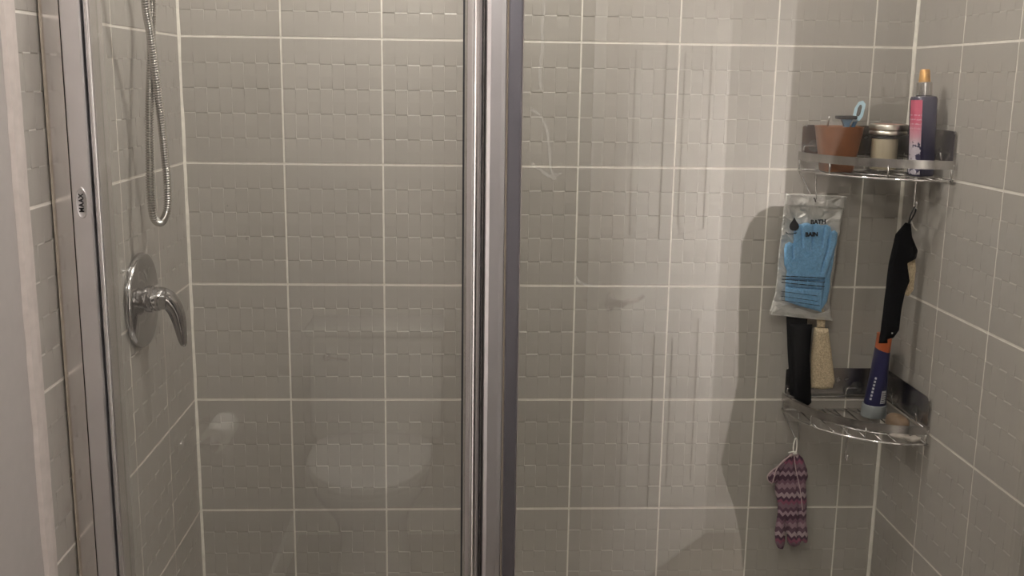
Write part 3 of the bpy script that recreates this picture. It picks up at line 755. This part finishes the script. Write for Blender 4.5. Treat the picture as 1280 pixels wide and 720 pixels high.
# ------------------------------------------------------------------ bag of bath gloves hanging from the upper shelf
bo = (1.2875, -.036, 1.31)
bag = thing('glove_packet', bo, 'silver and clear plastic packet of blue bath gloves hanging from upper shelf', 'packet')
BP = [(1.2279, 1.3226), (1.3546, 1.3179), (1.3483, 1.257), (1.3412, 1.1574), (1.3370, 1.0967), (1.3451, 1.0539), (1.2760, 1.0600), (1.2096, 1.0677), (1.2200, 1.1124), (1.2231, 1.2165)]
def crumple(amp):
    return lambda X, Z: amp*(np.sin(61*X+23*Z)*np.sin(47*Z-19*X)+.6*np.sin(133*X-71*Z)*np.sin(90*Z+30*X)+.4*np.sin(220*Z+150*X))
obj('foil_back', pillow(BP, -.0275, .0011, res=.0022, rnd=.003, back=.3, yfun=crumple(.0016)), FOIL, bag, smooth=True)
G1 = [(1.2288, 1.2086), (1.2301, 1.2185), (1.2385, 1.2233), (1.2459, 1.2198), (1.2475, 1.2167), (1.2462, 1.2562), (1.2499, 1.2609), (1.2598, 1.2602), (1.2656, 1.2626), (1.2735, 1.2635), (1.2836, 1.2604), (1.2934, 1.2625), (1.3036, 1.2586),
      (1.3154, 1.2599), (1.323, 1.2548), (1.3253, 1.2458), (1.3322, 1.2482), (1.3385, 1.2431), (1.3385, 1.2213), (1.3270, 1.1773), (1.3197, 1.1492), (1.3172, 1.129), (1.3153, 1.1007), (1.3172, 1.0742), (1.2966, 1.0803), (1.272, 1.0863), (1.2378, 1.0983), (1.2359, 1.1447), (1.238, 1.1608), (1.2309, 1.1767)]
G2 = [(1.3183, 1.2442), (1.3385, 1.2436), (1.3390, 1.2325), (1.3370, 1.1765), (1.3330, 1.1483), (1.3340, 1.1281), (1.3300, 1.0956), (1.3190, 1.0772), (1.2984, 1.0830), (1.2885, 1.2162)]
S1 = [((1.2595, 1.2589), (1.2654, 1.2136)), ((1.2866, 1.2611), (1.2849, 1.2078)), ((1.3093, 1.2554), (1.3052, 1.2139)), ((1.2453, 1.2174), (1.2464, 1.1897)), ((1.3228, 1.258), (1.3180, 1.2000)), ((1.3180, 1.2000), (1.3080, 1.1621)),
      ((1.2360, 1.1440), (1.3195, 1.1420)), ((1.2365, 1.1290), (1.3170, 1.1230))]
fz = lambda X, Z: .10*np.sin(900*X+300*np.sin(40*Z))*np.sin(870*Z)
obj('bath_glove', pillow(G2, -.0325, .0035, rnd=.006, wav=fz, back=.5), BLUEF, bag, smooth=True)
obj('bath_glove', pillow(G1, -.0400, .0062, rnd=.0075, grooves=S1, gw=.0016, gd=.92, wav=fz, back=.4), BLUEF, bag, smooth=True)
obj('clear_front', pillow(BP, -.0490, .0004, res=.0022, rnd=.003, back=.3, yfun=lambda X, Z: crumple(.0011)(X, Z)+.017*np.clip(-np.minimum(0, poly_sdf(BP, X, Z)*-1-.012)/.012, 0, 1)), CLEAR, bag, smooth=True)
obj('foil_header', pillow([(1.2279, 1.3226), (1.3546, 1.3179), (1.3520, 1.2925), (1.2262, 1.2992)], -.0335, .0008, res=.0018, rnd=.002, back=.3, yfun=crumple(.0012)), FOIL, bag, smooth=True)
obj('foil_seal', pillow([(1.2190, 1.0860), (1.2450, 1.0800), (1.2700, 1.0830), (1.3050, 1.0690), (1.3370, 1.0760), (1.3451, 1.0539), (1.2760, 1.0600), (1.2096, 1.0677)], -.0345, .0010, res=.0018, rnd=.002, back=.3, yfun=crumple(.0018)), FOIL, bag, smooth=True)
yp = -.0512
u1 = Vector((.9985, 0, -.052)).normalized(); w1 = Vector((.052, 0, .9985)).normalized()
obj('lettering', textmesh('BATH', .0125, (1.2925, yp, 1.2665), (.999, 0, .04), (-.04, 0, .999), bold=.0005, space=1.0), BLACKP, bag)
obj('lettering', textmesh('BAIN', .0118, (1.2805, yp, 1.2405), (.999, 0, .03), (-.03, 0, .999), bold=.0006), BLACKP, bag)
dp = [(1.2423, 1.2764), (1.2385, 1.2690), (1.2345, 1.2630), (1.2328, 1.2570), (1.2350, 1.2510), (1.2400, 1.2482), (1.2460, 1.2480), (1.2510, 1.2510), (1.2532, 1.2565), (1.2515, 1.2620), (1.2460, 1.2690)]
obj('drop_mark', loft([[(x, yp, z) for x, z in dp], [(x, yp-.0005, z) for x, z in dp]]), BLACKP, bag)
obj('swoosh_mark', tube([(1.2262, yp, 1.2455), (1.2310, yp, 1.2420), (1.2400, yp, 1.2415), (1.2490, yp, 1.2440)], .0010, 6, 4), BLACKP, bag, smooth=True)
for (a, b), (c, d), h in [((1.2245, 1.1524), (1.3160, 1.1490), .0017), ((1.2245, 1.1456), (1.3165, 1.1395), .0017), ((1.2245, 1.1388), (1.3170, 1.1305), .0017),
                          ((1.2250, 1.1203), (1.3035, 1.1105), .0011), ((1.2250, 1.1102), (1.3040, 1.0995), .0011), ((1.2265, 1.1015), (1.3100, 1.0900), .0011)]:
    parts = []; n = 5
    for k in range(n):
        f0, f1 = k/n, (k+.93)/n
        x0_, x1_ = a+(c-a)*f0, a+(c-a)*f1; zz0, zz1 = b+(d-b)*f0, b+(d-b)*f1
        parts.append(loft([[(x0_, yy, zz0), (x1_, yy, zz1), (x1_, yy, zz1+h), (x0_, yy, zz0+h)] for yy in (yp, yp-.0003)]))
    obj('small_print', merge(*parts), BLACKP, bag)
obj('hang_tab', tube([(1.2850, -.0362, 1.3150), (1.2880, -.0366, 1.3105), (1.2895, -.0366, 1.3060)], .0014, 6, 3), BLACKP, bag, smooth=True)

# ------------------------------------------------------------------ back scrubbers
bs = thing('back_scrubber', (1.285, -.05, 1.29), 'black back scrubber with loofah pad hanging behind the glove packet', 'scrubber', 'loofah back scrubbers')
SL = [(1.2560, 1.2700), (1.2920, 1.2700), (1.2967, 1.0754), (1.2960, 1.0283), (1.2958, .9807), (1.3027, .922), (1.3069, .883), (1.2994, .8745), (1.2695, .8860), (1.2639, .9381), (1.2571, .9912), (1.2488, 1.0752)]
obj('black_strap', pillow(SL, -.0175, .0045, res=.002, rnd=.006, back=.6), BLACKF, bs, smooth=True)
obj('strap_end', pillow([(1.2488, 1.0500), (1.2967, 1.0500), (1.2960, 1.0283), (1.2958, .9807), (1.3027, .922), (1.3069, .879), (1.2994, .8725), (1.2695, .8871), (1.2639, .9381), (1.2571, .9912)], -.048, .008, res=.0018, rnd=.008, back=.9), BLACKF, bs, smooth=True)
lw = lambda X, Z: .14*np.sin(700*X+200*np.sin(60*Z))*np.sin(650*Z+100*np.sin(80*X))
obj('loofah_pad', pillow([(1.3064, 1.0404), (1.3359, 1.0379), (1.3456, .9928), (1.3588, .923), (1.3548, .9067), (1.3312, .904), (1.3077, .9078), (1.3037, .9766)], -.034, .012, res=.0014, rnd=.012, wav=lw, back=.8), LOOF, bs, smooth=True)
obj('loofah_neck', pillow([(1.3109, 1.1200), (1.3317, 1.1200), (1.3329, 1.0363), (1.315, 1.0378)], -.024, .004, rnd=.005, back=.6), LOOF, bs, smooth=True)
obj('hanging_loop', tube([(1.284, -.017, 1.268), (1.2845, -.026, 1.295), (1.2870, -.034, 1.3125), (1.2905, -.026, 1.295), (1.287, -.0185, 1.268)], .0012, 6, 5), BLACKP, bs, smooth=True)
bs2 = thing('back_scrubber', (1.452, -.14, 1.29), 'black back scrubber with cream loofah side on the hook beside the corner', 'scrubber', 'loofah back scrubbers')
SR = [(1.4363, 1.2788), (1.4469, 1.2766), (1.4516, 1.2511), (1.4660, 1.2232), (1.4637, 1.2067), (1.4470, 1.1971), (1.4550, 1.1617), (1.4477, 1.1379), (1.4435, 1.1044), (1.4426, 1.0611), (1.4322, 1.0441), (1.4204, 1.0416),
      (1.4212, 1.0329), (1.4029, 1.0328), (1.4053, 1.0609), (1.4077, 1.1330), (1.4095, 1.1946), (1.4183, 1.2555)]
obj('black_strap', pillow(SR, -.140, .0085, res=.0016, rnd=.010, back=.7), BLACKF, bs2, smooth=True)
obj('loofah_pad', pillow([(1.4400, 1.2300), (1.4536, 1.2370), (1.4635, 1.2300), (1.4710, 1.1833), (1.4700, 1.1407), (1.4605, 1.1274), (1.4415, 1.1360), (1.4330, 1.2019)], -.1285, .004, res=.0014, rnd=.007, wav=lw, back=1.4), LOOF, bs2, smooth=True)
obj('hanging_loop', tube([(1.4408, -.143, 1.276), (1.4430, -.146, 1.295), (1.4480, -.146, 1.3095), (1.4515, -.146, 1.3110), (1.4520, -.145, 1.3010), (1.4475, -.142, 1.287), (1.4435, -.141, 1.276)], .0014, 6, 5), BLACKP, bs2, smooth=True)
obj('pull_cord', tube([(1.4480, -.137, 1.300), (1.4500, -.134, 1.285), (1.4560, -.133, 1.270), (1.4640, -.132, 1.262)], .0013, 6, 4), COTTON, bs2, smooth=True)
obj('rivet', ellipsoid((1.4255, -.1490, 1.0560), .0020, .0012, .0020, 10, 6), STEEL, bs2, smooth=True)

# ------------------------------------------------------------------ things on the lower shelf
zl = ZL+.0040
tx, ty = 1.4375, -.062
tb = thing('cream_tube', (tx, ty, zl), 'dark blue squeeze tube standing on its grey cap on the lower shelf', 'tube')
def tlean(V): return [(x+(z-zl)*.055, y, z) for x, y, z in V]
V, F = lathe([(.0, .0), (.0250, .0), (.0262, .0015), (.0258, .026), (.0245, .0275), (.0, .0275)], (tx, ty, zl), 'z', 40, cap=False); obj('cap', (tlean(V), F), CAPG, tb, angle=40)
def tube_rings(z0_, z1_, grow=0.):
    rg = []
    for j in range(15):
        h = z0_+(z1_-z0_)*j/14; t = min(1, max(0, (h-.028)/.140))
        a = .0245*(1-t)+.0075*t+grow; b = .0245*(1-t)+.033*t+grow
        ca, sa = math.cos(.30), math.sin(.30)
        ring = []
        for k in range(36):
            q = 2*PI*k/36; ex, ey = a*math.cos(q), b*math.sin(q)
            ring.append((tx+ex*ca-ey*sa*.16, ty+ex*sa*.3+ey*ca, zl+h))
        rg.append(tlean(ring))
    return rg
tbb = obj('tube_body', loft(tube_rings(.0277, .146)), NAVYT, tb, angle=50)
obj('crimp_band', loft(tube_rings(.1462, .176)), ORANGE, tb, angle=50)
def tube_patch(q0, q1, h0, h1, n=8):
    V, F = [], []; m = 6
    for j in range(m+1):
        h = h0+(h1-h0)*j/m; t = min(1, max(0, (h-.028)/.140))
        a = .0245*(1-t)+.0075*t+.0004; b = .0245*(1-t)+.033*t+.0004; ca, sa = math.cos(.30), math.sin(.30)
        row = []
        for i in range(n+1):
            q = q0+(q1-q0)*i/n; ex, ey = a*math.cos(q), b*math.sin(q); row.append((tx+ex*ca-ey*sa*.16, ty+ex*sa*.3+ey*ca, zl+h))
        V += tlean(row)
    for j in range(m):
        for i in range(n): F.append((j*(n+1)+i, j*(n+1)+i+1, (j+1)*(n+1)+i+1, (j+1)*(n+1)+i))
    return V, F
obj('barcode_patch', tube_patch(-1.60, -1.00, .034, .062), WPRINT, tb, smooth=True)
for k in range(5):
    obj('barcode_bar', [tube_patch(-1.56, -1.04, .0365+.0048*k, .0380+.0048*k)][0], BLACKP, tb).location = (0.0004, -.0006, 0)
for k in range(6): obj('small_print', tube_patch(-1.60, -1.05, .068+.006*k, .0678+.006*k), mat('grey_print', (.16, .16, .22), rough=.5) if k == 0 else MATS['grey_print'], tb, smooth=True)
for k in range(7): obj('small_print', tube_patch(-2.62, -2.42, .040+.0075*k, .0445+.0075*k), WPRINT, tb, smooth=True)
sp = thing('soap_bar', (1.450, -.165, zl), 'worn brown soap with pale dried lather on the lower shelf', 'soap')
obj('bar', ellipsoid((1.4450, -.166, zl+.0185), .0195, .030, .0185, 24, 14, e=2.6, lump=.05, seed=4), SOAP, sp, smooth=True)
obj('lather', ellipsoid((1.437, -.200, zl+.0050), .019, .012, .0048, 22, 8, lump=.28, seed=9), LATH, sp, smooth=True)
obj('lather', ellipsoid((1.457, -.218, zl+.0042), .017, .011, .0040, 22, 8, lump=.30, seed=12), LATH, sp, smooth=True)

# ------------------------------------------------------------------ zigzag mitt on the lower shelf's hook
mo = (1.2820, -.036, .79)
mt = thing('bath_mitt', mo, 'purple zigzag knitted bath mitt hanging by white string from lower shelf', 'mitt')
MP = [(1.2822, .7615), (1.2937, .758), (1.3043, .7463), (1.3143, .7233), (1.3175, .7054), (1.3135, .6926), (1.3201, .641), (1.3207, .6047), (1.327, .5733), (1.3275, .5512), (1.3197, .5492), (1.3142, .5566), (1.3109, .5471), (1.3004, .5409), (1.2887, .5441), (1.2825, .5520),
      (1.2785, .5900), (1.2768, .5900), (1.2775, .5500), (1.273, .5342), (1.2628, .538), (1.2561, .5502), (1.2532, .579), (1.2567, .6154), (1.256, .6414), (1.2471, .6723), (1.2468, .6929), (1.2480, .7050), (1.2520, .7250), (1.2660, .7480)]
obj('mitt_body', pillow(MP, -.030, .011, res=.0014, rnd=.013, grooves=[((1.2715, .6065), (1.2790, .5500)), ((1.2790, .7600), (1.3010, .6321)), ((1.3010, .6321), (1.3020, .5600))], gw=.0022, gd=.45, back=.9), CHEV, mt, smooth=True)
FP = [(1.2780, .7615), (1.2605, .7438), (1.2399, .7236), (1.2272, .7083), (1.2293, .6981), (1.2395, .6919), (1.2480, .6950), (1.2560, .7200), (1.2720, .7480)]
obj('cuff_flap', pillow(FP, -.036, .006, res=.0014, rnd=.006, back=.6), CHEV, mt, smooth=True)
obj('piping', tube([(1.2755, -.0430, .7600), (1.2570, -.0425, .7460), (1.2440, -.0425, .7280), (1.2395, -.0425, .7080), (1.2370, -.0420, .6960)], .0013, 6, 5), mat('pink_piping', (.55, .42, .42), rough=.9), mt, smooth=True)
obj('piping', tube([(1.2740, -.0395, .7590), (1.2500, -.0385, .7340), (1.2330, -.0380, .7190), (1.2262, -.0380, .7080), (1.2290, -.0380, .6980), (1.2370, -.0385, .6925)], .0014, 6, 5), MATS['pink_piping'], mt, smooth=True)
obj('piping', tube([(1.2800, -.0420, .7580), (1.2860, -.0435, .7242), (1.2975, -.0435, .6834), (1.3070, -.0430, .6321)], .0009, 6, 5), MATS['pink_piping'], mt, smooth=True)
obj('string', tube([(1.2800, -.040, .7600), (1.2790, -.0365, .7750), (1.2825, -.0345, .7915), (1.2855, -.0345, .7920), (1.2865, -.037, .7760), (1.2840, -.040, .7600)], .0016, 8, 6), COTTON, mt, smooth=True)
obj('knot', ellipsoid((1.2815, -.0415, .7630), .0050, .0040, .0035, 12, 8, lump=.1, seed=2), COTTON, mt, smooth=True)
obj('string_end', tube([(1.2810, -.042, .7640), (1.2740, -.0435, .7660), (1.2670, -.0435, .7640)], .0019, 8, 4), COTTON, mt, smooth=True)

# ------------------------------------------------------------------ the bathroom outside the glass, seen in its reflections
# toilet against the wall behind
tX, tY = .288, YB
toi = thing('toilet', (tX, tY+.40, 0), 'white toilet with closed oval lid standing opposite the shower door', 'toilet')
def egg(w, y0, y1, z, flat=.0, n=40):
    o = []
    yc = y0+(y1-y0)*.42
    for i in range(n):
        a = 2*PI*i/n; c, s = math.cos(a), math.sin(a)
        e = 2.0 if s > 0 else 3.2
        x = w/2*math.copysign(abs(c)**(2/e), c); y = math.copysign(abs(s)**(2/e), s)
        o.append((tX+x, yc+(y*(y1-yc) if s > 0 else y*(yc-y0)), z))
    return o
yb0, yf0 = tY+.19, tY+.655
obj('bowl', loft([egg(.24, tY+.16, tY+.52, .002), egg(.23, tY+.16, tY+.52, .06), egg(.20, tY+.16, tY+.50, .15), egg(.24, tY+.17, tY+.55, .25), egg(.34, tY+.18, tY+.63, .34), egg(.36, tY+.19, tY+.65, .385), egg(.36, tY+.19, tY+.65, .395)]), PORC, toi, smooth=True)
obj('seat', loft([egg(.365, yb0, yf0, .397), egg(.372, yb0-.002, yf0+.004, .403), egg(.372, yb0-.002, yf0+.004, .413), egg(.365, yb0, yf0, .417)]), PORC, toi, angle=40)
obj('lid', loft([egg(.362, yb0, yf0, .4175), egg(.370, yb0-.002, yf0+.003, .4215), egg(.368, yb0-.001, yf0+.002, .430), egg(.345, yb0+.012, yf0-.012, .4365), egg(.28, yb0+.05, yf0-.05, .4385)]), PORC, toi, angle=40)
obj('tank', rbox(tX-.21, tX+.21, tY+.006, tY+.185, .40, .74, .02, 3), PORC, toi, angle=40)
obj('tank_lid', rbox(tX-.22, tX+.22, tY+.004, tY+.195, .741, .775, .012, 3), PORC, toi, angle=40)
obj('flush_lever', merge(lathe([(.012, 0), (.012, .008), (.0, .009)], (tX-.15, tY+.186, .68), 'y', 16), tube([(tX-.15, tY+.196, .68), (tX-.11, tY+.198, .675), (tX-.085, tY+.198, .672)], .005, 8)), CHROME, toi, smooth=True)
for s in (-1, 1): obj('hinge', rbox(tX+s*.075-.018, tX+s*.075+.018, yb0-.024, yb0+.004, .418, .434, .005), PORC, toi, angle=40)
# paper holder on the left wall
ph = thing('paper_holder', (.0, -1.24, .83), 'chrome toilet paper holder with ball ends on the painted wall', 'holder')
for y in (-1.165, -1.315):
    obj('wall_flange', lathe([(.022, -.0035), (.022, .004), (.012, .010), (.0, .011)], (0, y, .83), 'x', 24), CHROME, ph, smooth=True)
    obj('post', tube([(.008, y, .83), (.062, y, .83)], .007, 12), CHROME, ph, smooth=True)
    obj('ball_end', ellipsoid((.070, y, .83), .0165, .0165, .0165, 18, 12), CHROME, ph, smooth=True)
obj('spindle', tube([(.070, -1.31, .83), (.070, -1.17, .83)], .006, 12), CHROME, ph, smooth=True)
tag(obj('paper_roll', lathe([(.0075, -.052), (.026, -.052), (.0265, -.050), (.0265, .050), (.026, .052), (.0075, .052), (.0075, -.052)], (.070, -1.24, .83), 'y', 32, cap=False), PAPER, None, (.070, -1.24, .83), angle=40), 'small white toilet paper roll on its chrome holder', 'paper roll')
# dark towel on a right wall hook; the second is added to darken reflections
def hung_towel(yc, half, prof, zh, hl, tl):
    tw = thing('wall_hook', (XR+.004, yc, zh), hl, 'hook', 'towel hooks on the right wall')
    obj('hook_plate', rbox(XR-.004, XR+.003, yc-.015, yc+.015, zh-.03, zh+.03, .002), STEEL, tw)
    obj('hook_arm', tube([(XR-.002, yc, zh-.005), (XR-.03, yc, zh-.012), (XR-.045, yc, zh-.005), (XR-.05, yc, zh+.016)], .005, 8, 4), STEEL, tw, smooth=True)
    rings = []
    zt_ = prof[0][0]
    for z, px, k_ in prof:
        ring = []
        for k in range(96):
            a = 2*PI*k/96; c_, s_ = math.cos(a), math.sin(a); e = .6
            fold = 1+.06*math.sin(13*a+z*3)*min(1, (zt_+.01-z)*6)
            ring.append((XR-.008-px*.5+px*.5*math.copysign(abs(c_)**e, c_)*(fold if c_ < 0 else 1), yc+half*k_*math.copysign(abs(s_)**e, s_), z))
        rings.append(ring)
    tag(obj('bath_towel', loft(rings), TOWEL, None, (XR-.08, yc, prof[-1][0]), smooth=True), tl, 'towel', 'dark towels on the right wall')
hung_towel(-1.80, .22, [(1.226, .050, .5), (1.218, .100, .75), (1.20, .128, .85), (1.175, .147, .92), (1.11, .162, .97), (.95, .157, 1), (.735, .146, 1), (.60, .165, 1), (.48, .184, 1), (.36, .140, 1), (.24, .108, .98), (.16, .10, .96), (.155, .05, .8)], 1.245,
           'steel hook carrying the larger dark towel near the alcove', 'large dark charcoal bath towel hanging on the hook near the alcove')
hung_towel(-1.355, .20, [(1.505, .03, .3), (1.49, .055, .5), (1.45, .075, .75), (1.38, .09, .92), (1.2, .10, 1), (.9, .10, 1), (.6, .105, 1), (.36, .10, 1), (.352, .05, .9)], 1.525,
           'steel hook for the added dark towel near the shower', 'dark charcoal towel added out of view to darken the glass reflection')

# lights
def point(name, p, w, r, parent):
    l = bpy.data.lights.new(name, 'POINT'); l.energy = w; l.color = LAMP_COLOR; l.shadow_soft_size = r
    o = bpy.data.objects.new(name, l); COL.objects.link(o); o.parent = parent; o.location = Vector(p)-off(parent)
lt = thing('ceiling_light', (LAMP.x, LAMP.y, TOP), 'round opal ceiling light over the bathroom floor outside the shower', 'light')
obj('canopy', lathe([(.105, TOP-.0005), (.105, TOP-.012), (.095, TOP-.018), (.0, TOP-.019)], (LAMP.x, LAMP.y, 0), 'z', 32), CHROME, lt, smooth=True)
obj('opal_bowl', lathe([(.092, TOP-.0195), (.088, TOP-.032), (.070, TOP-.046), (.035, TOP-.054), (.0, TOP-.055)], (LAMP.x, LAMP.y, 0), 'z', 32), BULB, lt, smooth=True)
point('ceiling_lamp', LAMP, LAMP_POWER, .07, lt)
vl = thing('vanity_light', (VANITY.x, -2.14, VANITY.z), 'upright chrome bar of three opal bulbs on the alcove wall', 'light')
obj('bar', rbox(VANITY.x-.03, VANITY.x+.03, -2.17, -2.1405, VANITY.z-.46, VANITY.z+.46, .006), CHROME, vl)
for dz in (-.36, 0, .36):
    obj('socket', lathe([(.018, -2.17), (.018, -2.19), (.014, -2.195), (.0, -2.195)], (VANITY.x, 0, VANITY.z+dz), 'y', 18), CHROME, vl, smooth=True)
    obj('bulb', ellipsoid((VANITY.x, VANITY.y, VANITY.z+dz), .034, .034, .034, 20, 12), BULB, vl, smooth=True)
    point('vanity_lamp', (VANITY.x, VANITY.y, VANITY.z+dz), VANITY_POWER, .04, vl)
dl = thing('shower_downlight', (SHOWER.x, SHOWER.y, TOP), 'small round downlight in the ceiling inside the shower', 'light')
obj('trim_ring', lathe([(.040, TOP-.0005), (.062, TOP-.0005), (.062, TOP-.006), (.050, TOP-.010), (.040, TOP-.006), (.040, TOP-.0005)], (SHOWER.x, SHOWER.y, 0), 'z', 32, cap=False), WHITE, dl, smooth=True)
obj('lens', lathe([(.0395, TOP-.0005), (.0395, TOP-.006), (.0, TOP-.008)], (SHOWER.x, SHOWER.y, 0), 'z', 32), BULB, dl, smooth=True)
point('shower_lamp', SHOWER, SHOWER_POWER, .04, dl)
